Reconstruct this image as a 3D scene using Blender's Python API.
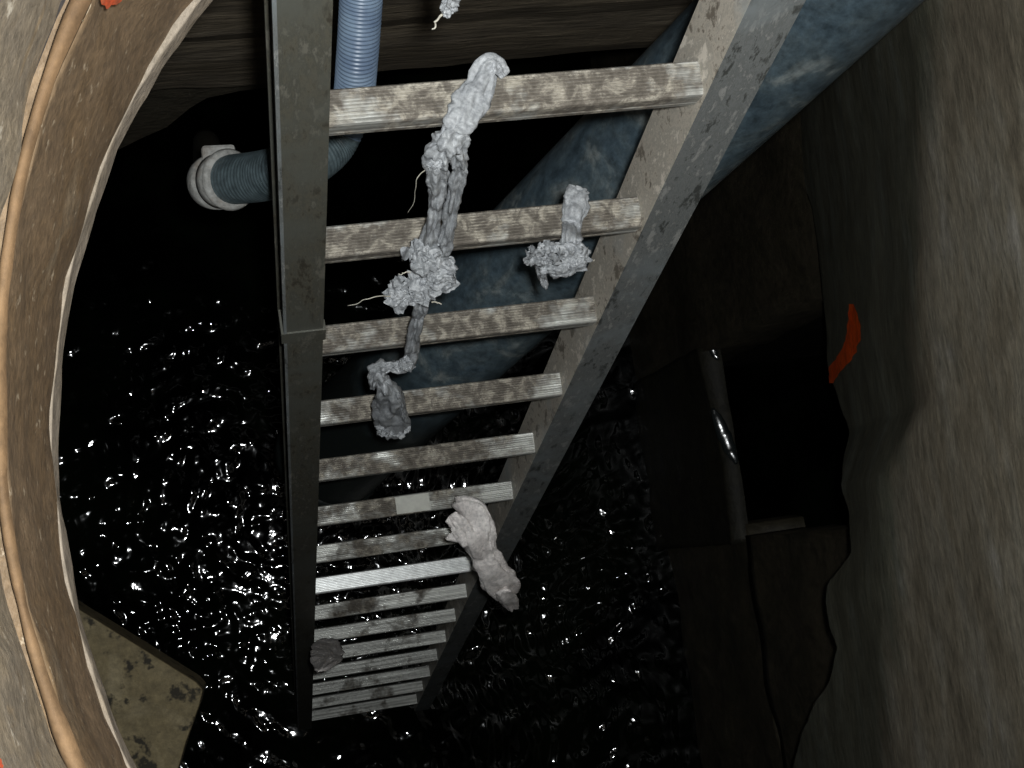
import bpy, bmesh, math, random
import numpy as np
from mathutils import Vector, Matrix, noise

for o in list(bpy.data.objects):
    bpy.data.objects.remove(o)
scene = bpy.context.scene
COL = scene.collection
random.seed(7)
rng = np.random.default_rng(11)

# ------------------------------------------------------------------ camera
# World: z up, water surface at z = 0, x along the ladder rungs, camera 5.25 m above the water.
H = 5.25
F = 1400.0                                    # focal length in pixels of a 1024 x 768 frame
M = np.array([[0.9743954459, -0.1186188677, 0.1910054428],
              [-0.1410706948, -0.9840302036, 0.1085523724],
              [0.1750787653, -0.1327182078, -0.9755681951]])
CAM = np.array([0.0, 0.0, H])
cd = bpy.data.cameras.new('camera')
cam = bpy.data.objects.new('camera', cd)
COL.objects.link(cam)
mw = Matrix.Identity(4)
for i in range(3):
    mw[i][0] = M[i, 0]; mw[i][1] = -M[i, 1]; mw[i][2] = -M[i, 2]; mw[i][3] = CAM[i]
cam.matrix_world = mw
cd.sensor_width = 36
cd.lens = 36 * F / 1024
cd.clip_start = 0.02
scene.camera = cam

# ------------------------------------------------------------------ world, flash, exposure
w = bpy.data.worlds.new('night_sky')
scene.world = w
w.use_nodes = True
w.node_tree.nodes['Background'].inputs[0].default_value = (0.55, 0.7, 1.0, 1)
w.node_tree.nodes['Background'].inputs[1].default_value = 0.012

fl = bpy.data.lights.new('camera_flash', 'POINT')
fl.energy = 110
fl.color = (0.96, 0.99, 1.0)
fl.shadow_soft_size = 0.018
flash = bpy.data.objects.new('camera_flash', fl)
COL.objects.link(flash)
flash.location = CAM + M @ np.array([0.035, -0.030, -0.01])

vs = scene.view_settings
vs.view_transform = 'Standard'
vs.look = 'None'
vs.gamma = 1
vs.exposure = 0.0
vs.use_curve_mapping = False


# ------------------------------------------------------------------ helpers
def ray(q):
    return M @ np.array([(q[0] - 512) / F, (q[1] - 384) / F, 1.0])
def at_z(q, z):
    d = ray(q); return CAM + d * (z - H) / d[2]
def at_y(q, y):
    d = ray(q); return CAM + d * y / d[1]
def at_d(q, t):
    return CAM + ray(q) * t

def link(name, me, mat=None, parent=None, smooth=False):
    if mat is not None:
        me.materials.append(mat)
    if smooth:
        me.polygons.foreach_set('use_smooth', [True] * len(me.polygons))
    o = bpy.data.objects.new(name, me)
    COL.objects.link(o)
    if parent is not None:
        o.parent = parent
        o.matrix_parent_inverse = Matrix.Translation(-Vector(parent.location))
    return o

def obj(name, verts, faces, mat, parent=None, smooth=False):
    me = bpy.data.meshes.new(name)
    me.from_pydata([tuple(map(float, v)) for v in verts], [], faces)
    me.update()
    bm = bmesh.new(); bm.from_mesh(me)
    bmesh.ops.recalc_face_normals(bm, faces=bm.faces)
    bm.to_mesh(me); bm.free()
    return link(name, me, mat, parent, smooth)

def empty(name, loc):
    e = bpy.data.objects.new(name, None)
    COL.objects.link(e)
    e.location = tuple(map(float, loc))
    e.empty_display_size = 0.1
    return e

def tag(o, label=None, cat=None, group=None, kind=None):
    if label: o['label'] = label
    if cat: o['category'] = cat
    if group: o['group'] = group
    if kind: o['kind'] = kind
    return o

def grid_faces(nu, nv, closed_u=False):
    f = []
    for i in range(nu if closed_u else nu - 1):
        for j in range(nv - 1):
            a = i * nv + j; b = ((i + 1) % nu) * nv + j
            f.append((a, b, b + 1, a + 1))
    return f

def n3(x, y, z):
    return noise.noise(Vector((x, y, z)))
def fbm(x, y, z, octv=3):
    s = 0; a = 1
    for i in range(octv):
        s += a * noise.noise(Vector((x, y, z))); x *= 2.1; y *= 2.1; z *= 2.1; a *= 0.5
    return s

def tube(path, radii, nseg=16, cap=True, off=0):
    """sweep a circle along path; returns verts, faces"""
    P = [np.array(p, float) for p in path]
    V = []; Fc = []
    up = None
    for i, p in enumerate(P):
        t = P[min(i + 1, len(P) - 1)] - P[max(i - 1, 0)]
        t /= np.linalg.norm(t) + 1e-12
        if up is None:
            up = np.cross(t, [0.31, 0.9, 0.27]); up /= np.linalg.norm(up)
        up = up - t * (up @ t); up /= np.linalg.norm(up)
        b = np.cross(t, up)
        for k in range(nseg):
            a = 2 * math.pi * k / nseg
            V.append(p + radii[i] * (math.cos(a) * up + math.sin(a) * b))
    n = len(P)
    for i in range(n - 1):
        for k in range(nseg):
            a = i * nseg + k; b_ = i * nseg + (k + 1) % nseg
            Fc.append((off + a, off + b_, off + b_ + nseg, off + a + nseg))
    if cap:
        Fc.append(tuple(off + k for k in range(nseg))[::-1])
        Fc.append(tuple(off + (n - 1) * nseg + k for k in range(nseg)))
    return V, Fc

def smooth_path(pts, n):
    """Catmull-Rom through the points, n samples"""
    P = [np.array(p, float) for p in pts]
    P = [2 * P[0] - P[1]] + P + [2 * P[-1] - P[-2]]
    out = []
    m = len(P) - 3
    for s in range(n):
        u = s / (n - 1) * m
        i = min(int(u), m - 1); t = u - i
        p0, p1, p2, p3 = P[i:i + 4]
        out.append(0.5 * ((2 * p1) + (-p0 + p2) * t + (2 * p0 - 5 * p1 + 4 * p2 - p3) * t * t
                          + (-p0 + 3 * p1 - 3 * p2 + p3) * t ** 3))
    return out

def box(x0, x1, y0, y1, z0, z1):
    v = [(x, y, z) for x in (x0, x1) for y in (y0, y1) for z in (z0, z1)]
    f = [(0, 1, 3, 2), (4, 6, 7, 5), (0, 4, 5, 1), (2, 3, 7, 6), (0, 2, 6, 4), (1, 5, 7, 3)]
    return v, f


# ------------------------------------------------------------------ materials
class NT:
    def __init__(s, name):
        s.m = bpy.data.materials.new(name); s.m.use_nodes = True
        s.t = s.m.node_tree; s.b = s.t.nodes['Principled BSDF']
    def n(s, typ, **kw):
        nd = s.t.nodes.new(typ)
        for k, v in kw.items():
            if k.startswith('i_'):
                nd.inputs[int(k[2:]) if k[2:].isdigit() else k[2:]].default_value = v
            else:
                setattr(nd, k, v)
        return nd
    def l(s, a, b):
        s.t.links.new(a, b)
    def coords(s, scale=(1, 1, 1)):
        g = s.n('ShaderNodeNewGeometry')
        mp = s.n('ShaderNodeMapping')
        mp.inputs['Scale'].default_value = scale
        s.l(g.outputs['Position'], mp.inputs['Vector'])
        return mp.outputs[0]
    def noise(s, vec, scale, detail=5, rough=0.6, dist=0.0):
        nd = s.n('ShaderNodeTexNoise')
        nd.inputs['Scale'].default_value = scale; nd.inputs['Detail'].default_value = detail
        nd.inputs['Roughness'].default_value = rough; nd.inputs['Distortion'].default_value = dist
        s.l(vec, nd.inputs['Vector'])
        return nd.outputs['Fac']
    def ramp(s, fac, stops):
        r = s.n('ShaderNodeValToRGB')
        e = r.color_ramp.elements
        while len(e) < len(stops): e.new(0.5)
        for el, (p, c) in zip(e, stops):
            el.position = p
            el.color = (*c, 1) if len(c) == 3 else c
        s.l(fac, r.inputs[0])
        return r.outputs[0]
    def mix(s, fac, a, b, mode='MIX'):
        m = s.n('ShaderNodeMix', data_type='RGBA', blend_type=mode)
        for v, i in ((fac, 0), (a, 6), (b, 7)):
            if hasattr(v, 'is_linked') or hasattr(v, 'links'):
                s.l(v, m.inputs[i])
            else:
                m.inputs[i].default_value = v if i == 0 else (*v, 1)
        return m.outputs[2]
    def bump(s, h, strength=0.5, dist=0.01):
        b = s.n('ShaderNodeBump')
        b.inputs['Strength'].default_value = strength; b.inputs['Distance'].default_value = dist
        s.l(h, b.inputs['Height']); s.l(b.outputs[0], s.b.inputs['Normal'])
    def rough(s, v): s.b.inputs['Roughness'].default_value = v
    def spec(s, v): s.b.inputs['Specular IOR Level'].default_value = v

def g(c):                                         # sRGB 0-255 to linear
    return tuple(((v / 255) / 12.92 if v / 255 < 0.04045 else ((v / 255 + 0.055) / 1.055) ** 2.4) for v in c)

def blotchy(name, cols, scale=6, stretch=(1, 1, 1), fine=40, rough=0.75, spec=0.3, bump=0.4, bd=0.004, speck=None):
    t = NT(name)
    v = t.coords(stretch)
    a = t.noise(v, scale, 6, 0.62, 0.6)
    n_ = len(cols)
    base = t.ramp(a, [(0.3 + 0.4 * i / (n_ - 1), g(c)) for i, c in enumerate(cols)])
    f = t.noise(v, fine, 4, 0.7)
    fr = t.ramp(f, [(0.3, (0.62, 0.62, 0.62)), (0.7, (1.25, 1.25, 1.25))])
    out = t.mix(1.0, base, fr, 'MULTIPLY')
    if speck:
        sp = t.ramp(t.noise(v, speck[1], 4, 0.65), [(speck[2] if len(speck) > 2 else 0.66, (0, 0, 0)), ((speck[2] if len(speck) > 2 else 0.66) + 0.07, (1, 1, 1))])
        out = t.mix(sp, out, g(speck[0]))
    t.l(out, t.b.inputs['Base Color'])
    t.rough(rough); t.spec(spec)
    t.bump(f, bump, bd)
    return t.m

MAT = {}
MAT['ring'] = blotchy('stained_shaft_concrete', [(89, 72, 52), (101, 84, 64), (95, 77, 55), (110, 96, 77)], 9, (1, 1, 1), 120, 0.6, 0.35, 0.5, 0.002, ((140, 126, 106), 90, 0.62))
MAT['ring_top'] = blotchy('grey_shaft_concrete', [(100, 86, 66), (116, 104, 86), (104, 95, 82), (118, 100, 74)], 11, (1, 1, 1), 120, 0.5, 0.45, 0.5, 0.002, ((150, 142, 128), 60, 0.62))
MAT['bead'] = blotchy('ochre_joint_mortar', [(66, 50, 33), (92, 72, 50), (78, 60, 41)], 12, (1, 1, 1), 50, 0.8, 0.2, 0.5, 0.002)
MAT['gap'] = blotchy('dark_joint_gap', [(40, 38, 40), (66, 62, 60)], 10)
MAT['lip'] = blotchy('pale_broken_concrete_edge', [(104, 94, 79), (129, 119, 106), (113, 102, 87)], 14, (1, 1, 1), 70, 0.8, 0.3, 0.6, 0.003)
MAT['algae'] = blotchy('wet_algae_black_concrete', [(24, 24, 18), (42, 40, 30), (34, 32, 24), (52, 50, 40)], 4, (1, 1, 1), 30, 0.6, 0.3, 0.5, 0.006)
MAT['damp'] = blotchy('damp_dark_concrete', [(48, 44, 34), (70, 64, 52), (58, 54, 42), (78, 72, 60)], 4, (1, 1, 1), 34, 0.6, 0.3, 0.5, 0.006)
MAT['wall'] = blotchy('damp_chamber_concrete', [(60, 56, 48), (84, 78, 66), (72, 66, 54)], 3, (1, 0.35, 1.6), 45, 0.6, 0.35, 0.7, 0.006)
MAT['timber'] = blotchy('dark_board_marked_concrete', [(78, 70, 58), (110, 100, 84), (90, 82, 70), (124, 114, 98)], 5, (0.3, 1, 2.4), 34, 0.7, 0.35, 0.9, 0.006)
MAT['slab'] = blotchy('mossy_concrete_slab', [(62, 54, 38), (104, 94, 70), (94, 84, 60), (116, 106, 82)], 7, (1, 1, 1), 70, 0.75, 0.25, 0.5, 0.003, ((34, 30, 20), 22, 0.56))
MAT['stream'] = blotchy('stream_bed_concrete', [(52, 52, 38), (80, 76, 60)], 5)
MAT['rag'] = blotchy('wet_grey_rag', [(113, 116, 119), (152, 155, 157), (136, 139, 142), (167, 170, 173)], 60, (1, 1, 1), 260, 0.5, 0.5, 0.35, 0.001)
MAT['cloth'] = blotchy('pale_wet_cloth', [(214, 206, 202), (236, 230, 226), (224, 220, 216)], 16, (1, 1, 1), 150, 0.6, 0.4, 0.3, 0.001)
MAT['fibre'] = blotchy('pale_fibre', [(170, 165, 150), (200, 196, 184)], 20)
MAT['paint'] = blotchy('orange_spray_paint', [(246, 76, 10), (255, 100, 18), (255, 88, 14)], 12, (1, 1, 1), 40, 0.6, 0.3, 0.4, 0.003)
MAT['paint_old'] = blotchy('faded_orange_paint', [(120, 70, 44), (170, 66, 30), (130, 80, 52)], 40)
MAT['fitting'] = blotchy('pale_grey_fitting', [(123, 121, 116), (153, 153, 149), (138, 131, 123)], 30, (1, 1, 1), 90, 0.6, 0.4, 0.5, 0.002)
MAT['hose_dark'] = blotchy('scuffed_dark_hose', [(56, 68, 71), (82, 95, 99), (68, 80, 83)], 14, (1, 1, 1), 80, 0.45, 0.5, 0.4, 0.002)
MAT['pipe'] = blotchy('blue_grey_plastic_pipe', [(64, 78, 84), (84, 100, 106), (78, 92, 98), (132, 142, 142)], 9, (1, 1, 1), 60, 0.38, 0.5, 0.35, 0.003)

def make_pipe():
    t = NT('silty_blue_grey_pipe_painted_falloff')
    v = t.coords(); a = t.noise(v, 9, 6, 0.65, 0.8)
    base = t.ramp(a, [(0.3, g((48, 60, 67))), (0.45, g((68, 82, 90))), (0.56, g((76, 88, 93))), (0.70, g((128, 134, 132)))])
    f = t.noise(v, 55, 4, 0.7)
    out = t.mix(1.0, base, t.ramp(f, [(0.32, (0.6, 0.6, 0.6)), (0.68, (1.4, 1.4, 1.4))]), 'MULTIPLY')
    # lower end darkened in the colour, standing in for the flash falloff
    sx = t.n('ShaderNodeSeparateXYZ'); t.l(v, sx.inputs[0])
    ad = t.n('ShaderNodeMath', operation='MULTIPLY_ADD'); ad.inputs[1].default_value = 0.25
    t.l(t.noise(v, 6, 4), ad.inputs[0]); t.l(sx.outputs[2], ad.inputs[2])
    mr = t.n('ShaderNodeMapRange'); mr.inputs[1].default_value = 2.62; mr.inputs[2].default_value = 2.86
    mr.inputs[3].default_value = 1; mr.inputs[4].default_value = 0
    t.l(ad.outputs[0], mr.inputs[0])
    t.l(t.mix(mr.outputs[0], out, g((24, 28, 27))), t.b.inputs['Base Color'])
    t.rough(0.4); t.spec(0.4); t.bump(f, 0.3, 0.003)
    return t.m
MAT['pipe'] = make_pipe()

def make_wall_right():
    t = NT('streaked_wall_concrete')
    v = t.coords((1, 1, 1))
    st = t.coords((1.4, 0.8, 2.4))
    a = t.noise(st, 5, 6, 0.62, 0.4)
    base = t.ramp(a, [(0.28, g((104, 96, 82))), (0.45, g((122, 114, 98))), (0.6, g((130, 124, 110))), (0.78, g((154, 150, 142)))])
    f = t.noise(t.coords((1.3, 0.5, 2.2)), 36, 7, 0.78)
    fr = t.ramp(f, [(0.32, (0.5, 0.5, 0.5)), (0.68, (1.45, 1.45, 1.45))])
    out = t.mix(1.0, base, fr, 'MULTIPLY')
    # damp, algae-dark band that soaked up from the broken lower edge
    sx = t.n('ShaderNodeSeparateXYZ'); t.l(v, sx.inputs[0])
    wob = t.noise(t.coords((1, 0.5, 2)), 4, 4, 0.6)
    ad = t.n('ShaderNodeMath', operation='MULTIPLY_ADD'); ad.inputs[1].default_value = 0.35
    t.l(wob, ad.inputs[0]); t.l(sx.outputs[2], ad.inputs[2])
    yy = t.n('ShaderNodeMath', operation='MULTIPLY_ADD'); yy.inputs[1].default_value = -0.55
    t.l(sx.outputs[1], yy.inputs[0]); t.l(ad.outputs[0], yy.inputs[2])
    damp = t.ramp(yy.outputs[0], [(0.0, (0, 0, 0)), (1, (1, 1, 1))])
    mr = t.n('ShaderNodeMapRange'); mr.inputs[1].default_value = 2.98; mr.inputs[2].default_value = 3.10
    mr.inputs[3].default_value = 1; mr.inputs[4].default_value = 0
    t.l(yy.outputs[0], mr.inputs[0])
    wet = t.mix(1.0, out, g((190, 200, 198)), 'MULTIPLY')
    out = t.mix(mr.outputs[0], out, wet)
    t.l(out, t.b.inputs['Base Color']); t.rough(0.65); t.spec(0.35); t.bump(f, 0.6, 0.004)
    return t.m
MAT['wall_right'] = make_wall_right()

def make_rung_mat():
    t = NT('muddy_ridged_aluminium')
    v = t.coords((1, 1, 1))
    sx = t.n('ShaderNodeSeparateXYZ'); t.l(v, sx.inputs[0])
    a = t.noise(v, 55, 7, 0.72, 0.5)
    big = t.noise(v, 14, 4, 0.65)
    # dried mud thins out towards the rung ends (worn by boots) and on the lower rungs
    zr = t.n('ShaderNodeMapRange'); zr.inputs[1].default_value = 1.2; zr.inputs[2].default_value = 3.4
    zr.inputs[3].default_value = -0.16; zr.inputs[4].default_value = 0.08
    t.l(sx.outputs[2], zr.inputs[0])
    xc = t.n('ShaderNodeMath', operation='SUBTRACT'); xc.inputs[1].default_value = 0.29; t.l(sx.outputs[0], xc.inputs[0])
    xa = t.n('ShaderNodeMath', operation='ABSOLUTE'); t.l(xc.outputs[0], xa.inputs[0])
    xr = t.n('ShaderNodeMapRange'); xr.inputs[1].default_value = 0.09; xr.inputs[2].default_value = 0.19
    xr.inputs[3].default_value = 0.0; xr.inputs[4].default_value = -0.15
    t.l(xa.outputs[0], xr.inputs[0])
    s1 = t.n('ShaderNodeMath', operation='ADD'); t.l(big, s1.inputs[0]); t.l(zr.outputs[0], s1.inputs[1])
    s2 = t.n('ShaderNodeMath', operation='ADD'); t.l(s1.outputs[0], s2.inputs[0]); t.l(xr.outputs[0], s2.inputs[1])
    mud = t.ramp(s2.outputs[0], [(0.38, (0, 0, 0)), (0.52, (1, 1, 1))])
    mudc = t.ramp(a, [(0.34, g((80, 74, 66))), (0.49, g((106, 100, 91))), (0.57, g((146, 140, 128))), (0.68, g((176, 170, 156)))])
    alu = t.ramp(t.noise(t.coords((0.15, 6, 6)), 30, 4, 0.6), [(0.35, g((132, 132, 127))), (0.65, g((208, 209, 203)))])
    t.l(t.mix(mud, alu, mudc), t.b.inputs['Base Color'])
    me = t.ramp(mud, [(0.0, (0.5, 0.5, 0.5)), (1.0, (0, 0, 0))])
    t.l(me, t.b.inputs['Metallic'])
    ro = t.ramp(mud, [(0.0, (0.42, 0.42, 0.42)), (1.0, (0.8, 0.8, 0.8))])
    t.l(ro, t.b.inputs['Roughness'])
    t.bump(a, 0.4, 0.003)
    return t.m
MAT['rung'] = make_rung_mat()

def make_rail_mat(name, cols, alu, thr, metal=0.35, rough=0.55):
    t = NT(name)
    v = t.coords((1, 1, 1))
    ls = t.coords((3.2, 1.6, 1.0))
    a = t.noise(ls, 20, 7, 0.74, 0.15)
    b_ = t.noise(v, 7, 5, 0.6, 0.5)
    dirt = t.ramp(a, [(0.39 + 0.22 * i / (len(cols) - 1), g(c)) for i, c in enumerate(cols)])
    mk = t.ramp(b_, [(thr, (0, 0, 0)), (thr + 0.14, (1, 1, 1))])
    t.l(t.mix(mk, g(alu), dirt), t.b.inputs['Base Color'])
    mt = t.ramp(mk, [(0, (metal, metal, metal)), (1, (0, 0, 0))])
    t.l(mt, t.b.inputs['Metallic'])
    t.rough(rough); t.bump(a, 0.3, 0.002)
    return t.m
MAT['rail_l'] = make_rail_mat('grimy_dark_aluminium', [(54, 51, 43), (80, 78, 68), (66, 66, 59), (94, 92, 83)], (82, 83, 76), 0.40, 0.15)
MAT['flange_r'] = make_rail_mat('scuffed_blue_grey_aluminium', [(60, 62, 60), (108, 111, 110), (92, 95, 94), (134, 135, 132)], (118, 124, 125), 0.36, 0.15)
MAT['rail_r'] = make_rail_mat('mud_dusted_aluminium', [(120, 112, 100), (196, 188, 174), (168, 162, 150), (224, 216, 202)], (176, 178, 174), 0.34, 0.1)

def make_water():
    t = NT('dark_murky_water')
    v = t.coords((1, 1, 1))
    a = t.noise(v, 1.3, 4, 0.6)
    t.l(t.ramp(a, [(0.45, (0.0006, 0.0008, 0.0008)), (0.62, (0.005, 0.007, 0.004))]), t.b.inputs['Base Color'])
    t.rough(0.062); t.spec(0.5)
    t.b.inputs['IOR'].default_value = 1.5
    t.bump(t.noise(v, 13, 2, 0.5, 0.5), 0.35, 0.012)
    return t.m
MAT['water'] = make_water()

def make_wet():
    t = NT('wet_running_water')
    t.b.inputs['Base Color'].default_value = (0.02, 0.025, 0.025, 1)
    t.rough(0.14); t.spec(1.0)
    t.bump(t.noise(t.coords(), 40, 2), 0.12, 0.004)
    return t.m
MAT['wet'] = make_wet()

def make_spiral():
    t = NT('blue_grey_spiral_hose')
    v = t.coords()
    a = t.noise(v, 18, 4, 0.6)
    t.l(t.ramp(a, [(0.35, g((104, 122, 146))), (0.65, g((136, 156, 176)))]), t.b.inputs['Base Color'])
    t.rough(0.35); t.spec(0.5)
    return t.m
MAT['spiral'] = make_spiral()
def flat(name, c, rough=0.5, metal=0.0):
    t = NT(name)
    n_ = t.noise(t.coords(), 60, 3)
    t.l(t.ramp(n_, [(0.35, tuple(0.8 * k for k in g(c))), (0.65, tuple(1.1 * k for k in g(c)))]), t.b.inputs['Base Color'])
    t.rough(rough); t.b.inputs['Metallic'].default_value = metal
    return t.m
MAT['bare'] = flat('bare_bright_aluminium', (150, 150, 142), 0.5, 0.3)
MAT['clean'] = flat('scoured_bright_aluminium', (226, 228, 226), 0.38, 0.45)
MAT['ground'] = blotchy('asphalt', [(60, 60, 60), (84, 82, 80)], 12)


# ------------------------------------------------------------------ setting: shaft
CX, CY, RS = 0.3761, 0.0561, 0.4977               # shaft axis and radius; its lower rim is 0.95 m below the camera
ZR = H - 0.95
shaft = empty('wall_shaft', (CX, CY, ZR))
tag(shaft, kind='structure')

def ring_shell(name, z0, z1, r0, r1, mat, nz=10, na=288, rag0=0.0, seed=0.0, tilt=(0, 0), amp=0.002, grade=False):
    V = []
    prof = [(r0, z0 + (z1 - z0) * k / (nz - 1)) for k in range(nz)] + [(r1, z1), (r1, z0)]
    nv = len(prof) + 1
    for i in range(na):
        a = 2 * math.pi * i / na
        ca, sa = math.cos(a), math.sin(a)
        for k, (r, z) in enumerate(prof + [prof[0]]):
            if r == r0:
                r = r + amp * fbm(ca * 9 + seed, sa * 9, z * 14)
                if abs(z - z0) < 1e-6:
                    z = z + rag0 * fbm(ca * 24 + seed, sa * 24, 3.3)
            tw = (z - z0) / (z1 - z0) if grade else 1.0
            zz = z + tw * (tilt[0] * (r * ca) + tilt[1] * (r * sa))
            V.append((CX + r * ca, CY + r * sa, zz))
    return obj(name, V, grid_faces(na, nv, True), mat, shaft, True)

JT = (0.02, 0.085)                                  # the joint dips towards the near side
ZJ = H - 0.735
ring_shell('lower_ring', ZR + 0.03, ZJ - 0.006, RS, RS + 0.09, MAT['ring'], 14, seed=1, tilt=JT, amp=0.003, grade=True)
ring_shell('rim_edge', ZR, ZR + 0.03, RS - 0.0008, RS + 0.09, MAT['lip'], 6, rag0=0.004, seed=4, amp=0.0022)
ring_shell('joint_gap', ZJ - 0.03, ZJ + 0.05, RS + 0.010, RS + 0.08, MAT['gap'], 5, tilt=JT, amp=0.002)
ring_shell('upper_ring', ZJ + 0.022, H - 0.16, RS + 0.003, RS + 0.09, MAT['ring_top'], 14, seed=8, tilt=JT, amp=0.004)
# mortar bead squeezed out of the joint
V = []; na = 288; nb = 10
for i in range(na):
    a = 2 * math.pi * i / na
    ca, sa = math.cos(a), math.sin(a)
    br = 0.0052 * (1 + 0.6 * fbm(ca * 7, sa * 7, 0.4))
    zc = ZJ - 0.001 + 0.004 * fbm(ca * 5, sa * 5, 7.7)
    for k in range(nb):
        b = 2 * math.pi * k / (nb - 1)
        r = RS + 0.001 - 0.75 * br * math.cos(b); z = zc + br * 1.35 * math.sin(b)
        V.append((CX + r * ca, CY + r * sa, z + JT[0] * r * ca + JT[1] * r * sa))
obj('joint_bead', V, grid_faces(na, nb, True), MAT['bead'], shaft, True)

def shaft_hit(q, r):
    d = ray(q); d = d / -d[2]; c = np.array([CX, CY])
    A = d[:2] @ d[:2]; B = -2 * d[:2] @ c; K = c @ c - r * r
    return CAM + d * (-B + math.sqrt(B * B - 4 * A * K)) / (2 * A)
def ring_paint(qc, rx, ry, r):
    n = 40; V = [shaft_hit(qc, r)]
    for ring in (0.5, 1.0):
        for k in range(n):
            a = 2 * math.pi * k / n
            w_ = ring * (1 + 0.35 * fbm(math.cos(a) * 1.7, math.sin(a) * 1.7, qc[0] * 0.1, 3))
            V.append(shaft_hit((qc[0] + rx * w_ * math.cos(a), qc[1] + ry * w_ * math.sin(a)), r))
    Fc = [(0, 1 + k, 1 + (k + 1) % n) for k in range(n)] + [(1 + k, 1 + n + k, 1 + n + (k + 1) % n, 1 + (k + 1) % n) for k in range(n)]
    o = obj('paint_mark', V, Fc, MAT['paint_old'], shaft, True)
    o['label'] = 'faded orange spray paint spot'
ring_paint((110, -6), 11, 14, RS - 0.006)
ring_paint((-4, 772), 8, 14, RS - 0.004)

# ------------------------------------------------------------------ setting: chamber
v, f = box(-1.45, 1.75, -1.65, 2.75, -0.6, -0.35)
tag(obj('floor', v, f, MAT['stream']), kind='structure')

def ceiling():
    n = 96; x0, x1, y0, y1 = -1.45, 1.75, -1.65, 2.75
    R = RS + 0.095
    V = []; Fc = []
    for lvl, z in enumerate((ZR, ZR + 0.15)):
        for i in range(n):
            a = 2 * math.pi * i / n; ca, sa = math.cos(a), math.sin(a)
            V.append((CX + R * ca, CY + R * sa, z))
        for i in range(n):
            a = 2 * math.pi * i / n; ca, sa = math.cos(a), math.sin(a)
            t = min((x1 - CX) / ca if ca > 1e-6 else (x0 - CX) / ca if ca < -1e-6 else 1e9,
                    (y1 - CY) / sa if sa > 1e-6 else (y0 - CY) / sa if sa < -1e-6 else 1e9)
            V.append((CX + t * ca, CY + t * sa, z))
    for lvl in (0, 1):
        o = lvl * 2 * n
        for i in range(n):
            j = (i + 1) % n
            Fc.append((o + i, o + j, o + n + j, o + n + i))
    for i in range(n):
        j = (i + 1) % n
        Fc.append((i, j, 2 * n + j, 2 * n + i)); Fc.append((n + i, n + j, 3 * n + j, 3 * n + i))
    return V, Fc
v, f = ceiling()
tag(obj('ceiling', v, f, MAT['wall']), kind='structure')

v, f = ceiling()
tag(obj('ground', [(a, b, c + (H - 0.31 - ZR)) for a, b, c in v], f, MAT['ground']), kind='structure')
v, f = box(-1.45, -1.3, -1.65, 2.75, -0.4, ZR)
tag(obj('wall_left', v, f, MAT['wall']), kind='structure')
v, f = box(-1.3, 1.75, -1.65, -1.5, -0.4, ZR)
tag(obj('wall_front', v, f, MAT['wall']), kind='structure')
v, f = box(-1.3, 1.6, 2.6, 2.75, -0.4, 2.6)
tag(obj('wall_culvert', v, f, MAT['wall']), kind='structure')

# back wall over the culvert mouth, its lower edge uneven
YB = 1.0
def wall_back():
    V = []; nx, nz = 150, 26
    for i in range(nx):
        x = -1.3 + 2.9 * i / (nx - 1)
        zl = 2.41 + 0.010 * fbm(x * 5, 0.3, 1) + 0.03 * max(0, x - 0.5)
        for j in range(nz):
            z = zl + (ZR - zl) * j / (nz - 1)
            board = 0.008 * math.sin(z * 34) + 0.006 * math.sin(z * 81 + 1)
            V.append((x, YB + board + 0.012 * fbm(x * 1.2, 5.0, z * 9), z))
    Fc = grid_faces(nx, nz)
    o = len(V)
    for i in range(nx):
        b = V[i * nz]; V.append((b[0], 2.6, b[2]))
    for i in range(nx - 1):
        Fc.append((i * nz, (i + 1) * nz, o + i + 1, o + i))
    return V, Fc
v, f = wall_back()
wb = obj('wall_back', v, f, MAT['timber'])
tag(wb, kind='structure')

# lower course of the back wall, broken off diagonally on the left
def prism(name, pts, depth_vec, mat, parent=None, kind=None):
    n = len(pts); d = np.array(depth_vec)
    V = [np.array(p) for p in pts] + [np.array(p) + d for p in pts]
    Fc = [tuple(range(n)), tuple(range(n, 2 * n))[::-1]] + [(i, (i + 1) % n, n + (i + 1) % n, n + i) for i in range(n)]
    o = obj(name, V, Fc, mat, parent)
    if kind: o['kind'] = kind
    return o
pts = [at_y(q, 1.06) for q in [(20, 60), (20, 215), (70, 180), (110, 154), (138, 140), (167, 127), (190, 108), (207, 98), (240, 91), (300, 84), (300, 60)]]
prism('broken_course', pts, (0, 0.5, 0), MAT['wall'], wb)

# right wall: near face, then an undercut strip down to a broken edge
def lerp_poly(P, t):
    for (a, b), (c, d) in zip(P, P[1:]):
        if a <= t <= c: return b + (d - b) * (t - a) / (c - a)
    return P[0][1] if t < P[0][0] else P[-1][1]
XR = 1.15
FOLD = [(-1.5, 2.70), (-0.54, 2.70), (-0.2, 2.74), (0.013, 2.78), (0.08, 2.90), (0.134, 3.02), (0.35, 3.09), (0.61, 3.19), (1.0, 3.25)]
def wall_x(y, z):
    zf = lerp_poly(FOLD, y) + 0.03 * n3(y * 5, 0.2, 0)
    d = zf - z
    sl = 0.27 - 0.15 * min(1, max(0, (-0.05 - y) / 0.15))
    u = sl * (math.sqrt(d * d + 0.0012) + d) * 0.5
    return XR + u - 0.03 * max(0, -d) + 0.006 * fbm(y * 1.0, z * 4, 2.2) + 0.0015 * fbm(y * 9, z * 14, 9.1)
def wall_hit(q):
    d = ray(q); lo, hi = 1.2 / d[0] * 0.6, 2.2 / d[0]
    for _ in range(50):
        m = (lo + hi) / 2; p = CAM + d * m
        if p[0] < wall_x(p[1], p[2]): lo = m
        else: hi = m
    return CAM + d * lo
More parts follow.
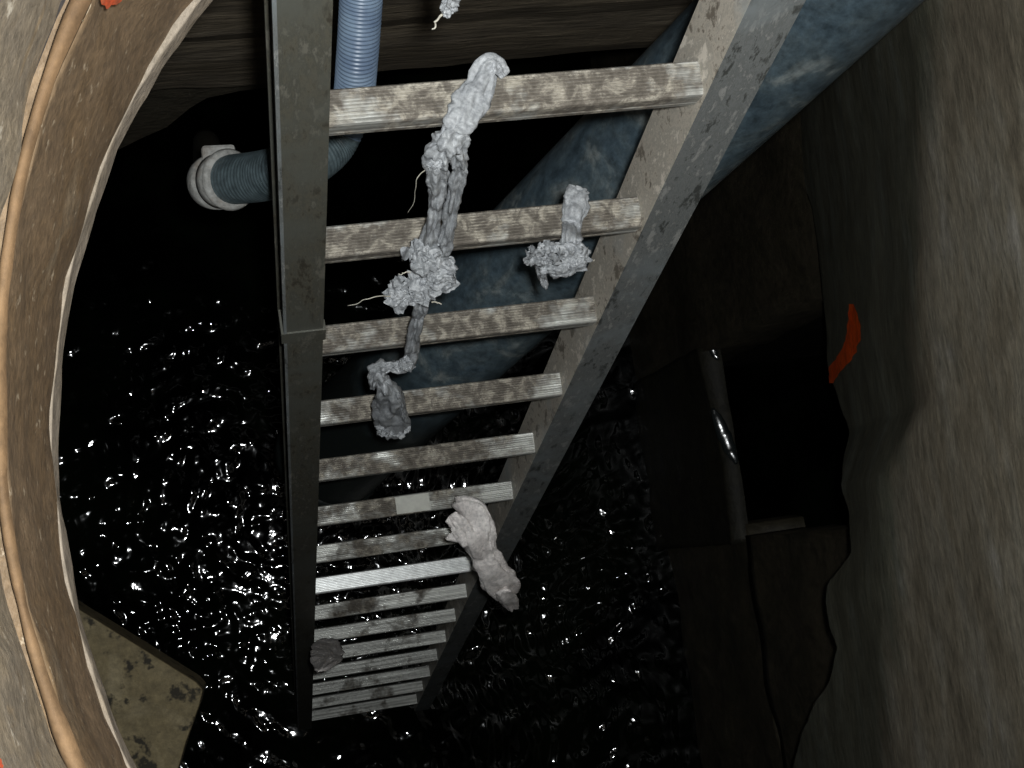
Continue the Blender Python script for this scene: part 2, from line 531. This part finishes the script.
EDGE_PX = [(735, 60), (780, 130), (798, 165), (812, 210), (821, 280), (826, 330), (828, 372), (836, 392), (845, 450), (848, 510), (851, 552), (842, 565), (828, 582), (825, 602), (829, 628), (837, 648), (829, 680), (812, 708), (800, 738), (792, 768), (780, 830)]
EDGE = sorted([(float(p[1]), float(p[2])) for p in map(wall_hit, EDGE_PX)])
def wall_right():
    V = []; ny, nz = 260, 60
    for i in range(ny):
        y = -1.5 + 2.5 * i / (ny - 1)
        zl = lerp_poly(EDGE, y) + 0.010 * fbm(y * 22, 1.1, 0)
        for j in range(nz):
            z = zl + (ZR - zl) * (j / (nz - 1)) ** 1.3
            V.append((wall_x(y, z), y, z))
        V.append((V[-nz][0] + 0.35, y, zl + 0.02))          # underside of the broken edge
    Fc = []
    nv = nz + 1
    for i in range(ny - 1):
        for j in range(nz - 1):
            a = i * nv + j; Fc.append((a, a + nv, a + nv + 1, a + 1))
        a = i * nv; Fc.append((a, a + nz, a + nv + nz, a + nv))
    return V, Fc
v, f = wall_right()
wr = obj('wall_right', v, f, MAT['wall_right'], None, True)
tag(wr, kind='structure')

# orange spray mark on the right wall
def wall_paint(cpx, wpx):
    V = []; n1, n2 = 30, 6
    C = smooth_path([(a, b, 0) for a, b in cpx], n1)
    W = smooth_path([(a, 0, 0) for a in wpx], n1)
    for i in range(n1):
        for j in range(n2):
            s = (j / (n2 - 1) - 0.5) * 2 * (W[i][0] * (1 + 0.5 * n3(i * 0.55 + 0.3, 0.4 + (0 if j < 3 else 7), 3.3)))
            p = wall_hit((C[i][0] + s, C[i][1]))
            V.append((p[0] - 0.002, p[1], p[2]))
    return obj('paint_mark', V, grid_faces(n1, n2), MAT['paint'], wr, True)
pm = wall_paint([(852, 304), (854, 322), (853, 342), (845, 358), (836, 370), (832, 383)], [2, 6, 7, 8, 6, 2])
pm['label'] = 'orange spray paint stroke'

# recessed lower right wall with a dark inlet in it
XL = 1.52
lower = empty('wall_right_lower', (XL, 0, -0.35)); tag(lower, kind='structure')
def rough_slab(name, y0, y1, z0, z1, seed, ragged=0.02, mat='damp', x=XL, dep=0.2):
    ny, nz = 40, 46; V = []
    for i in range(ny):
        for j in range(nz):
            u, w_ = i / (ny - 1), j / (nz - 1)
            y = y0 + (y1 - y0) * u; z = z0 + (z1 - z0) * w_
            if j == nz - 1: z += ragged * fbm(y * 7, seed, 0)
            if i in (0, ny - 1): y += ragged * 0.6 * fbm(z * 7, seed, 3)
            V.append((x + 0.02 * fbm(y * 3, z * 3, seed), y, z))
    Fc = grid_faces(ny, nz)
    border = [i * nz for i in range(ny)] + [(ny - 1) * nz + j for j in range(1, nz)] + [i * nz + nz - 1 for i in range(ny - 2, -1, -1)] + [j for j in range(nz - 2, 0, -1)]
    o = len(V)
    for b in border: V.append((x + dep, V[b][1], V[b][2]))
    m = len(border)
    for k in range(m):
        Fc.append((border[k], border[(k + 1) % m], o + (k + 1) % m, o + k))
    return obj(name, V, Fc, MAT[mat], lower, True)
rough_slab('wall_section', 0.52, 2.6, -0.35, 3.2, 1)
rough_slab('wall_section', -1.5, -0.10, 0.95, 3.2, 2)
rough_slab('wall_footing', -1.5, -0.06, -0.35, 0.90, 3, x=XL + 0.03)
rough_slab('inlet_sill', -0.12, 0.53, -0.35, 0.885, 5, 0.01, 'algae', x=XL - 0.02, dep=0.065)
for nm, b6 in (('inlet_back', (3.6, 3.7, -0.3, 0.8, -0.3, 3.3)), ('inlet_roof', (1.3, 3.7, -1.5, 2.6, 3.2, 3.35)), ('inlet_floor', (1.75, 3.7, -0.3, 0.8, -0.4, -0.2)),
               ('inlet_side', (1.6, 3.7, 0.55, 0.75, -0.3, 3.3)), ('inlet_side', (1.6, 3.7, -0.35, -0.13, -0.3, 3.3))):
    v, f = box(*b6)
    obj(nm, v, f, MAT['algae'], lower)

# ------------------------------------------------------------------ water
def water():
    x0, x1, y0, y1 = -1.3, 1.62, -1.5, 2.6
    nx, ny = 320, 440
    x = np.append(np.linspace(x0, x1, nx), 3.6); nx += 1
    y = np.linspace(y0, y1, ny)
    Xg, Yg = np.meshgrid(x, y, indexing='ij')
    wx = Xg + 0.06 * np.sin(3.1 * Yg + 1) + 0.03 * np.sin(7 * Xg + 2) + 0.02 * np.sin(11 * Yg)
    wy = Yg + 0.06 * np.sin(2.7 * Xg) + 0.03 * np.sin(6 * Yg + 1) + 0.02 * np.sin(13 * Xg)
    Z = np.zeros_like(Xg)
    for k in range(40):
        lam = 0.045 + 0.11 * rng.random() ** 1.6
        th = rng.normal(0.35, 0.9) if k % 2 else rng.random() * 6.28
        kk = 2 * math.pi / lam
        Z += (0.030 / kk) * np.sin(kk * (wx * math.cos(th) + wy * math.sin(th)) + rng.random() * 6.28)
    # livelier where the stream breaks round the ladder foot and under the shaft
    amp = 0.72 + 0.45 * np.exp(-(((Xg + 0.35) / 0.7) ** 2 + ((Yg + 0.05) / 0.9) ** 2)) + 1.1 * np.exp(-(((Xg - 1.25) / 0.4) ** 2 + ((Yg + 0.3) / 0.7) ** 2))
    Z *= amp
    V = np.stack([Xg, Yg, Z], -1).reshape(-1, 3)
    me = bpy.data.meshes.new('water')
    me.from_pydata(V.tolist(), [], grid_faces(nx, ny))
    me.update()
    return link('water', me, MAT['water'], None, True)
wt = water()
tag(wt, 'black rippling water glittering with flash reflections below the ladder', 'water', kind='stuff')

# ------------------------------------------------------------------ ladder
O = np.array([0.1139, 0.4122, 3.9143])              # front lower corner of the first whole rung, left end
L = np.array([0.0, -0.2419, -0.9703])               # down the ladder
N = np.array([0.0, 0.9703, -0.2419])                # into the ladder, away from the climber
WID = 0.378; PITCH = 0.28
def on_ladder(q, off=0.02):
    """point of the ladder's front plane, moved off towards the climber"""
    d = ray(q); P0 = O - N * off
    return CAM + d * ((P0 - CAM) @ N) / (d @ N)
S0, S1 = -1.22 * PITCH, 14.75 * PITCH
base = O + L * S1
ladder = empty('ladder', (base[0] + WID / 2, base[1], base[2]))
tag(ladder, 'long muddy aluminium ladder leaning down into the dark water', 'ladder')

def rail(side):
    # channel section: web towards the rungs, flanges outwards with small lips
    s = -1 if side == 'left' else 1
    x0 = O[0] if s < 0 else O[0] + WID
    f0, f1, fw, t, lip = -0.012, 0.070, (0.050 if s < 0 else 0.055), 0.0035, 0.009
    prof = [(0, f0), (fw, f0), (fw, f0 + lip), (fw - t, f0 + lip), (fw - t, f0 + t), (t, f0 + t), (t, f1 - t), (fw - t, f1 - t), (fw - t, f1 - lip), (fw, f1 - lip), (fw, f1), (0, f1)]
    ns = 60; V = []
    for i in range(ns):
        p = O + L * (S0 + (S1 - S0) * i / (ns - 1))
        for a, b in prof:
            V.append((x0 + s * a, p[1] + N[1] * b, p[2] + N[2] * b))
    m = len(prof)
    Fc = [(i * m + k, i * m + (k + 1) % m, (i + 1) * m + (k + 1) % m, (i + 1) * m + k) for i in range(ns - 1) for k in range(m)]
    Fc += [tuple(range(m)), tuple((ns - 1) * m + k for k in range(m))[::-1]]
    o = obj('side_rail', V, Fc, MAT['rail_l' if s < 0 else 'rail_r'], ladder)
    if s > 0:                                       # mud dried on the web, bare scuffed flanges
        o.data.materials.append(MAT['flange_r'])
        for p in o.data.polygons:
            if abs(p.normal.x) < 0.5: p.material_index = 1
    return o
rl = rail('left'); rl['label'] = 'dark grimy left side rail'
rr_ = rail('right'); rr_['label'] = 'pale mud-dusted right side rail'
V = []
for ds in (S0, S1):
    p = O + L * ds
    for a, b in [(-0.0500, -0.0142), (-0.0462, -0.0142), (-0.0462, -0.0121), (-0.0500, -0.0121)]:
        V.append((O[0] + a, p[1] + N[1] * b, p[2] + N[2] * b))
obj('edge_strip', V, [(k, (k + 1) % 4, 4 + (k + 1) % 4, 4 + k) for k in range(4)] + [(0, 1, 2, 3), (7, 6, 5, 4)], MAT['flange_r'], rl)
# worn collar on the left rail where the sections meet
cp = on_ladder((300, 322), 0.0)
sc = (cp - O) @ L
pc = O + L * sc
V = []
for ds in (0, 0.03):
    p = O + L * (sc + ds)
    for a, b in [(0.003, -0.0145), (-0.053, -0.0145), (-0.053, 0.02), (-0.0501, 0.02), (-0.0501, -0.0122), (0.0001, -0.0122), (0.0001, 0.0), (0.003, 0.0)]:
        V.append((O[0] + a, p[1] + N[1] * b, p[2] + N[2] * b))
Fc = [(k, (k + 1) % 8, 8 + (k + 1) % 8, 8 + k) for k in range(8)] + [tuple(range(8)), tuple(range(8, 16))[::-1]]
obj('rail_bracket', V, Fc, MAT['rail_l'], rl)

def rung_mesh():
    # ridged tread on top, flat nosing with a groove below; level when the ladder leans
    D, HT = 0.037, 0.034
    prof = [(0.0015, 0.0), (0.0, 0.002), (0.0, 0.009), (0.0012, 0.0105), (0.0, 0.012), (0.0, HT - 0.005), (0.0012, HT - 0.002), (0.003, HT - 0.001)]
    nr = 8
    for k in range(nr):
        a = 0.004 + (D - 0.008) * k / nr; w_ = (D - 0.008) / nr
        prof += [(a, HT - 0.0012), (a + 0.25 * w_, HT + 0.0006), (a + 0.65 * w_, HT + 0.0006), (a + 0.9 * w_, HT - 0.0012)]
    prof += [(D - 0.002, HT - 0.001), (D, HT - 0.004), (D, 0.002), (D - 0.0015, 0)]
    m = len(prof); nx = 24; V = []
    for i in range(nx):
        x = WID * i / (nx - 1)
        for (a, b) in prof:
            V.append((x, a, b))
    Fc = [(i * m + k, i * m + (k + 1) % m, (i + 1) * m + (k + 1) % m, (i + 1) * m + k) for i in range(nx - 1) for k in range(m)]
    Fc += [tuple(range(m)), tuple((nx - 1) * m + k for k in range(m))[::-1]]
    me = bpy.data.meshes.new('rung')
    me.from_pydata(V, [], Fc); me.update()
    bm = bmesh.new(); bm.from_mesh(me); bmesh.ops.recalc_face_normals(bm, faces=bm.faces); bm.to_mesh(me); bm.free()
    me.materials.append(MAT['rung'])
    return me
rme = rung_mesh()
RUNGS = {}
for k in range(-1, 15):
    p = O + L * PITCH * k
    o = bpy.data.objects.new('rung', rme)
    COL.objects.link(o)
    o.parent = ladder
    o.location = Vector(p) - ladder.location
    if k == 7:                                       # one rung scoured clean
        o.data = rme.copy(); o.data.materials[0] = MAT['clean']
    RUNGS[k] = (o, p)
# bare strip on the sixth rung
p6 = RUNGS[5][1]
xa = at_z((395, 500), p6[2] + 0.034)[0]; xb = at_z((429, 497), p6[2] + 0.034)[0]
v, f = box(xa, xb, p6[1] + 0.002, p6[1] + 0.035, p6[2] + 0.0342, p6[2] + 0.0362)
patch = obj('tread_plate', v, f, MAT['bare'], None)
patch.parent = RUNGS[5][0]
patch.matrix_parent_inverse = Matrix.Translation(-Vector(p6))
patch['label'] = 'bright bare metal patch'

# ------------------------------------------------------------------ big pipe behind the ladder
PD = np.array([-0.371, -0.242, -0.897])
pc0 = at_d((805, 0), 1.75 * 1.15); pc1 = at_d((400, 390), 2.45 * 1.15)
pd = (pc1 - pc0) / np.linalg.norm(pc1 - pc0)
PR = 0.115
pipe = empty('drain_pipe', pc1 + pd * 0.4)
tag(pipe, 'fat blue-grey plastic pipe running diagonally behind the ladder', 'pipe')
a0 = pc0 - pd * 0.42; a1 = pc1 + pd * 0.33
nP = 60
path = [a0 + (a1 - a0) * i / (nP - 1) for i in range(nP)]
Vo, Fo = tube(path, [PR] * nP, 64, False)
Vi, Fi = tube(path, [PR - 0.008] * nP, 64, False, len(Vo))
Fe = [((nP - 1) * 64 + k, (nP - 1) * 64 + (k + 1) % 64, len(Vo) + (nP - 1) * 64 + (k + 1) % 64, len(Vo) + (nP - 1) * 64 + k) for k in range(64)]
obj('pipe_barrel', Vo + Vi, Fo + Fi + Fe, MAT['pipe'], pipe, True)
path = [a1 - pd * 0.03, a1 - pd * 0.028, a1, a1 + pd * 0.004]
Vo, Fo = tube(path, [PR + 0.001, PR + 0.006, PR + 0.006, PR - 0.003], 64, False)
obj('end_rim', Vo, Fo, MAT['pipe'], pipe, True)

# ------------------------------------------------------------------ spiral hose and its fitting
hp = [((372, -180), 1.60), ((364, -60), 1.68), ((361, 0), 1.74), ((357, 60), 1.80), ((352, 105), 1.86), ((338, 140), 1.88), ((314, 160), 1.86), ((290, 169), 1.86), ((262, 176), 1.90), ((228, 180), 1.945)]
P3 = [at_d(q, t) for q, t in hp]
nH = 1300
path = smooth_path(P3, nH)
hose = empty('spiral_hose', P3[-1])
tag(hose, 'ribbed blue-grey suction hose bending left behind the ladder to a pale coupling', 'hose')
ik = int(nH * 0.52)
acc = 0; rad = []
for i in range(nH):
    if i: acc += np.linalg.norm(path[i] - path[i - 1])
    rad.append(0.0265 + 0.0008 * math.sin(acc * 2 * math.pi / 0.0058))
Vh, Fh = tube(path[:ik + 8], rad[:ik + 8], 28, True)
obj('ribbed_hose', Vh, Fh, MAT['spiral'], hose, True)
Vh, Fh = tube(path[ik:], [0.0262 + 0.0080 * min(1, (i - ik) / 300) + 0.0003 * math.sin(i * 0.45) for i in range(ik, nH)], 32, True)
obj('hose_end', Vh, Fh, MAT['hose_dark'], hose, True)
e = path[-1]; ed = path[-1] - path[-16]; ed /= np.linalg.norm(ed)
# rounded lip, clamp body, and elbow turning away downwards
def ring_on(axis_p, axis, prof, nseg=40):
    P = [axis_p + axis * a for a, r in prof]
    t = axis; up = np.cross(t, [0.2, 0.9, 0.3]); up /= np.linalg.norm(up); b = np.cross(t, up)
    V = []
    for p, (a, r) in zip(P, prof):
        for k in range(nseg):
            th = 2 * math.pi * k / nseg
            V.append(p + r * (math.cos(th) * up + math.sin(th) * b))
    n = len(prof)
    Fc = [(i * nseg + k, i * nseg + (k + 1) % nseg, (i + 1) * nseg + (k + 1) % nseg, (i + 1) * nseg + k) for i in range(n - 1) for k in range(nseg)]
    Fc += [tuple(range(nseg))[::-1], tuple((n - 1) * nseg + k for k in range(nseg))]
    return V, Fc
tilt = ed + np.array([0.05, 0.05, -0.25]); tilt /= np.linalg.norm(tilt)
v, f = ring_on(e - tilt * 0.006, tilt, [(-0.004, 0.036), (-0.003, 0.040), (0.001, 0.043), (0.005, 0.041), (0.007, 0.037)])
obj('coupling_lip', v, f, MAT['fitting'], hose, True)
v, f = ring_on(e, tilt, [(0.004, 0.036), (0.006, 0.0385), (0.022, 0.0385), (0.0235, 0.035), (0.0265, 0.035), (0.028, 0.0395), (0.048, 0.038), (0.056, 0.030), (0.058, 0.02)])
body = obj('coupling_body', v, f, MAT['fitting'], hose, True)
lug = e + tilt * 0.022 + np.array([0.0, 0.038, 0.006])
v, f = box(lug[0] - 0.020, lug[0] + 0.026, lug[1] - 0.012, lug[1] + 0.012, lug[2] - 0.012, lug[2] + 0.010)
V2 = [np.array(p) + 0.004 * np.array([n3(*(np.array(p) * 90)), n3(*(np.array(p) * 70 + 5)), n3(*(np.array(p) * 80 + 9))]) for p in v]
lo = obj('clamp_lug', V2, f, MAT['fitting'], hose)
bv = lo.modifiers.new('bevel', 'BEVEL'); bv.width = 0.005; bv.segments = 2
q0 = e + tilt * 0.05
path2 = smooth_path([q0 + np.array([0.02, 0, 0.0]), q0 + np.array([0.0, 0.02, -0.07]), q0 + np.array([0.0, 0.10, -0.30]), q0 + np.array([0.0, 0.34, -0.9])], 40)
v, f = tube(path2, [0.027] * 40, 24, True)
obj('tail_hose', v, f, MAT['algae'], hose, True)

# ------------------------------------------------------------------ concrete slab lower left
ZS = H - 2.2
pts = [at_z(q, ZS) for q in [(-60, 521), (80, 610), (140, 647), (196, 682), (203, 690), (199, 706), (186, 742), (172, 790), (140, 880), (-60, 860)]]
slab = prism('concrete_slab', pts, (0, 0, -0.14), MAT['slab'])
tag(slab, 'mossy brown concrete slab corner jutting out over the water', 'slab')
bv = slab.modifiers.new('bevel', 'BEVEL'); bv.width = 0.003; bv.segments = 2

# ------------------------------------------------------------------ rags
def rag_mesh(name, strands, clumps, mat, parent, seed=0.0, pleat=0.8, lumpy=0.8, flaps=9):
    """strands: [(points, half widths, half thickness)], clumps: [(centre, radii, tilt)]; one crumpled mesh"""
    V = []; Fc = []
    for si, (pts, hw, th, *lp) in enumerate(strands):
        lump_k = lp[0] if lp else lumpy
        ns = max(30, 16 * len(pts)); m = 40
        C = smooth_path(pts, ns); W = smooth_path([(a, 0, 0) for a in hw], ns)
        o = len(V)
        for i, c in enumerate(C):
            t = C[min(i + 1, ns - 1)] - C[max(i - 1, 0)]; t /= np.linalg.norm(t) + 1e-9
            view = CAM * 0 + np.array([-0.15, -0.35, 0.92])             # cloth lies broad side up
            s = np.cross(t, view); s /= np.linalg.norm(s) + 1e-9
            nrm = np.cross(s, t)
            endf = min(1.0, (min(i, ns - 1 - i) + 0.35) / 2.5)
            for k in range(m):
                a = 2 * math.pi * k / m
                q = c + s * (W[i][0] * endf * math.cos(a)) + nrm * (th * endf * math.sin(a))
                ca, sa = math.cos(a), math.sin(a)
                pl = fbm(ca * 1.9 + seed, sa * 1.9 + si * 5, i * 0.045, 2)            # pleats along the cloth
                lump = fbm(ca * 0.9 + seed, sa * 0.9 + si * 3, i * 0.15 + 9, 3)      # lumps across it
                q = q + (s * ca * W[i][0] * 0.45 + nrm * sa * th * 1.1) * (pl * pleat + lump * lump_k) * endf
                V.append(q)
        for i in range(ns - 1):
            for k in range(m):
                Fc.append((o + i * m + k, o + i * m + (k + 1) % m, o + (i + 1) * m + (k + 1) % m, o + (i + 1) * m + k))
        Fc += [tuple(o + k for k in range(m))[::-1], tuple(o + (ns - 1) * m + k for k in range(m))]
    rr = random.Random(int(seed * 10))
    for ci, (c, r) in enumerate(clumps):
        c = np.array(c); r = np.array(r)
        for fl_ in range(flaps):
            # a crumpled flap of cloth with a torn outline, wrapped round the heart of the clump
            a_ = np.array([rr.gauss(0, 0.6), rr.gauss(-0.35, 0.6), rr.gauss(0.7, 0.5)]); a_ /= np.linalg.norm(a_)
            u_ = np.cross(a_, [rr.random(), rr.random(), rr.random() + 0.1]); u_ /= np.linalg.norm(u_); w_ = np.cross(a_, u_)
            off = np.array([rr.uniform(-0.35, 0.35) for _ in range(3)])
            R = rr.uniform(0.55, 0.95); sd = seed + ci * 7.3 + fl_ * 3.1
            na_, nr_ = 40, 14; o = len(V)
            for side in (1, -1):
                for a in range(na_):
                    th_ = 2 * math.pi * a / na_
                    torn = R * (1 + 0.55 * fbm(math.cos(th_) * 1.6 + sd, math.sin(th_) * 1.6, 0.5, 4))
                    for b in range(nr_):
                        q = b / (nr_ - 1); x_ = torn * q * math.cos(th_); y_ = torn * q * math.sin(th_)
                        h_ = -0.55 * q * q * R + 0.5 * n3(x_ * 1.7 + sd, y_ * 1.7, 1.3) + 0.34 * (0.5 - abs(n3(x_ * 3.2 + sd, y_ * 3.2 + 2, 5.1)) * 2) + 0.10 * n3(x_ * 8 + sd, y_ * 8, 2.2)
                        p = off + u_ * x_ + w_ * y_ + a_ * (h_ + 0.25)
                        V.append(c + p * r + a_ * 0.0007 * side * (1 - q))
                for a in range(na_):
                    for b in range(nr_ - 1):
                        k0 = o + a * nr_ + b; k1 = o + ((a + 1) % na_) * nr_ + b
                        Fc.append((k0, k1, k1 + 1, k0 + 1))
                o = len(V)
    return obj(name, V, Fc, mat, parent, True)

def fibre(pts, r, parent):
    P = smooth_path(pts, 26)
    P = [p + 0.0022 * np.array([n3(i * 0.21 + 0.3, 1.4, 2), n3(i * 0.21 + 0.7, 5.3, 2), n3(i * 0.21 + 0.1, 1, 8.6)]) for i, p in enumerate(P)]
    v, f = tube(P, [r * (1.1 - 0.6 * i / 25) for i in range(26)], 6, True)
    return obj('fibre', v, f, MAT['fibre'], parent, True)

def zr(k): return RUNGS[k][1][2] + 0.036

# long rag hanging down over the upper rungs
k1 = [at_z((506, 76), zr(0) + 0.005), at_z((498, 66), zr(0) + 0.010), at_z((488, 68), zr(0) + 0.012), at_z((478, 88), zr(0) + 0.008), at_z((468, 106), zr(0) + 0.008), at_z((459, 122), zr(0) + 0.007), at_z((454, 132), zr(0) + 0.003)]
rag = empty('sludge_rag', on_ladder((425, 280)))
tag(rag, 'long grey sludge-soaked rag draped from the topmost visible rung down four rungs', 'rag')
px = lambda n_, d_: n_ * d_ / F
strands = [
    (k1, [px(6, 1.32), px(9, 1.32), px(13, 1.32), px(16, 1.33), px(18, 1.34), px(16, 1.35), px(12, 1.35)], 0.004, 0.25),
    ([k1[-2], at_z((446, 145), zr(0) - 0.01), on_ladder((437, 160), 0.03), on_ladder((438, 185), 0.03), on_ladder((434, 215), 0.03), on_ladder((427, 245), 0.03), on_ladder((424, 262), 0.03)],
     [px(8, 1.35), px(14, 1.36), px(13, 1.4), px(9, 1.48), px(7, 1.55), px(9, 1.62), px(11, 1.68)], 0.008),
    ([k1[-2], on_ladder((458, 148), 0.03), on_ladder((459, 170), 0.03), on_ladder((453, 200), 0.03), on_ladder((446, 235), 0.03), on_ladder((438, 262), 0.03)],
     [px(10, 1.35), px(10, 1.38), px(8, 1.45), px(7, 1.5), px(7, 1.6), px(9, 1.65)], 0.007),
    ([on_ladder((424, 285), 0.035), on_ladder((421, 310), 0.035), on_ladder((414, 335), 0.035), on_ladder((411, 356), 0.03), on_ladder((402, 366), 0.03), on_ladder((388, 367), 0.03), on_ladder((379, 371), 0.03), on_ladder((375, 385), 0.03)],
     [px(9, 1.7), px(6, 1.8), px(6, 1.85), px(7, 1.9), px(6, 1.95), px(5, 1.95), px(9, 1.98), px(5, 2.0)], 0.009),
    ([on_ladder((383, 380), 0.035), on_ladder((389, 395), 0.035), on_ladder((390, 415), 0.035), on_ladder((390, 434), 0.035)],
     [px(7, 2), px(13, 2.05), px(14, 2.1), px(12, 2.15)], 0.012, 0.3),
    ([on_ladder((397, 392), 0.045), on_ladder((402, 410), 0.045), on_ladder((408, 426), 0.045)], [px(3, 2), px(3, 2.05), px(4, 2.1)], 0.005)]
clumps = [(on_ladder((441, 270), 0.045), (px(19, 1.66), 0.022, px(20, 1.66))),
          (on_ladder((425, 258), 0.045), (px(15, 1.64), 0.020, px(20, 1.64))),
          (on_ladder((424, 284), 0.045), (px(19, 1.7), 0.022, px(22, 1.7))),
          (on_ladder((404, 294), 0.045), (px(17, 1.72), 0.020, px(18, 1.72))),
          (on_ladder((436, 162), 0.035), (px(10, 1.42), 0.010, px(12, 1.42))),
          (on_ladder((408, 362), 0.04), (px(8, 1.9), 0.010, px(9, 1.9))),
          (on_ladder((383, 430), 0.04), (px(8, 2.15), 0.012, px(8, 2.15))),
          (on_ladder((398, 430), 0.04), (px(9, 2.15), 0.012, px(8, 2.15)))]
rag_mesh('cloth_body', strands, clumps, MAT['rag'], rag, 2.0)
fibre([on_ladder((392, 296), 0.05), on_ladder((372, 298), 0.06), on_ladder((349, 306), 0.06)], 0.0007, rag)
fibre([on_ladder((428, 168), 0.03), on_ladder((417, 180), 0.04), on_ladder((416, 195), 0.04), on_ladder((409, 214), 0.04)], 0.0005, rag)
fibre([on_ladder((432, 302), 0.05), on_ladder((443, 304), 0.05)], 0.0010, rag)
fibre([on_ladder((410, 272), 0.05), on_ladder((400, 274), 0.05)], 0.0008, rag)

# short rag on the second rung, by the right rail
rag2 = empty('sludge_rag', on_ladder((555, 265)))
tag(rag2, 'short grey rag bunched over the second rung beside the right rail', 'rag')
z2 = zr(1)
strands = [([at_z((579, 188), z2 + 0.004), at_z((577, 196), z2 + 0.007), at_z((574, 212), z2 + 0.006), at_z((572, 226), z2 + 0.003), on_ladder((571, 240), 0.03), on_ladder((568, 256), 0.03)],
            [px(11, 1.5), px(14, 1.5), px(13, 1.5), px(11, 1.5), px(11, 1.55), px(13, 1.6)], 0.005, 0.25),
           ([on_ladder((545, 250), 0.04), on_ladder((541, 268), 0.04), on_ladder((545, 286), 0.04)], [px(8, 1.6), px(5, 1.63), px(3, 1.66)], 0.006)]
clumps = [(on_ladder((570, 257), 0.045), (px(18, 1.6), 0.018, px(20, 1.6))),
          (on_ladder((549, 252), 0.045), (px(16, 1.6), 0.016, px(17, 1.6))),
          (on_ladder((534, 256), 0.040), (px(10, 1.6), 0.012, px(12, 1.6))),
          (on_ladder((560, 268), 0.055), (px(17, 1.62), 0.010, px(16, 1.62)))]
rag_mesh('cloth_body', strands, clumps, MAT['rag'], rag2, 9.0)
fibre([on_ladder((582, 262), 0.05), on_ladder((596, 260), 0.05)], 0.001, rag2)

# pale cloth caught on the right rail lower down
rag3 = empty('wet_cloth', on_ladder((485, 560)))
tag(rag3, 'pale wet cloth hanging off the right rail low on the ladder', 'cloth')
strands = [([on_ladder((462, 512), 0.03), on_ladder((468, 521), 0.06), on_ladder((476, 537), 0.09), on_ladder((483, 553), 0.11), on_ladder((491, 567), 0.13), on_ladder((501, 583), 0.15), on_ladder((508, 596), 0.16)],
            [px(15, 2.7), px(21, 2.7), px(17, 2.75), px(13, 2.75), px(14, 2.8), px(17, 2.8), px(11, 2.85)], 0.009),
           ([on_ladder((450, 515), 0.05), on_ladder((459, 525), 0.07), on_ladder((472, 543), 0.10)], [px(6, 2.7), px(9, 2.7), px(8, 2.75)], 0.006),
           ([on_ladder((484, 512), 0.05), on_ladder((486, 528), 0.08), on_ladder((487, 550), 0.11)], [px(4, 2.7), px(7, 2.7), px(7, 2.75)], 0.006),
           ([on_ladder((503, 590), 0.165), on_ladder((509, 600), 0.17), on_ladder((513, 608), 0.17)], [px(6, 2.85), px(8, 2.85), px(6, 2.85)], 0.006)]
rag_mesh('cloth_body', strands, [], MAT['cloth'], rag3, 17.0, 0.9, 0.15)

# scrap across the lowest rungs at the left
rag4 = rag_mesh('rag_scrap', [([on_ladder((330, 640), 0.04), on_ladder((328, 650), 0.09), on_ladder((326, 660), 0.14), on_ladder((320, 671), 0.19)], [px(8, 4), px(12, 4), px(11, 4), px(4, 4)], 0.006)], [], MAT['cloth'], None, 31.0, 0.8, 0.3)
tag(rag4, 'small pale scrap stuck across the lowest rungs by the left rail', 'rag')
# scrap dangling at the very top
rag5 = empty('rag_scrap', on_ladder((447, 5)))
tag(rag5, 'tiny grey scrap dangling at the top edge above the first rung', 'rag')
rag_mesh('cloth_body', [([on_ladder((452, -45), 0.03), on_ladder((452, -15), 0.03), on_ladder((449, 4), 0.03), on_ladder((446, 14), 0.03)], [px(9, 1.15), px(9, 1.15), px(8, 1.2), px(3, 1.2)], 0.005)], [], MAT['rag'], rag5, 41.0)
fibre([on_ladder((446, 13), 0.03), on_ladder((438, 20), 0.03), on_ladder((434, 30), 0.03)], 0.0012, rag5)

# ------------------------------------------------------------------ wet lips in the inlet that catch the flash
def trickle(name, qa, qb, t0, r, label):
    m = ((qa[0] + qb[0]) / 2, (qa[1] + qb[1]) / 2)
    vm = ray(m)
    Pm = at_z(m, t0)
    nv_ = vm / np.linalg.norm(vm)
    def onp(q):
        d = ray(q); return CAM + d * ((Pm - CAM) @ nv_) / (d @ nv_)
    A, B = onp(qa), onp(qb)
    n_ = 30; P = []; R = []
    for i in range(n_):
        u = i / (n_ - 1)
        P.append(A + (B - A) * u + 0.004 * np.array([n3(u * 6, 0, 1), n3(u * 6, 4, 1), n3(u * 6, 8, 1)]))
        R.append(r * (0.25 + math.sin(math.pi * u) ** 0.7) * (1 + 0.3 * n3(u * 9, 2, 2)))
    v, f = tube(P, R, 14, True)
    v = [p - nv_ * ((p - Pm) @ nv_) * 0.75 for p in v]
    o = obj(name, v, f, MAT['wet'], None, True)
    tag(o, label, 'water')
    return o
trickle('water_trickle', (713, 408), (736, 464), 0.90, 0.018, 'thin bright trickle of water glinting in the dark inlet')
trickle('water_trickle', (708, 338), (717, 360), 0.90, 0.010, 'short glinting dribble of water above the longer bright trickle')
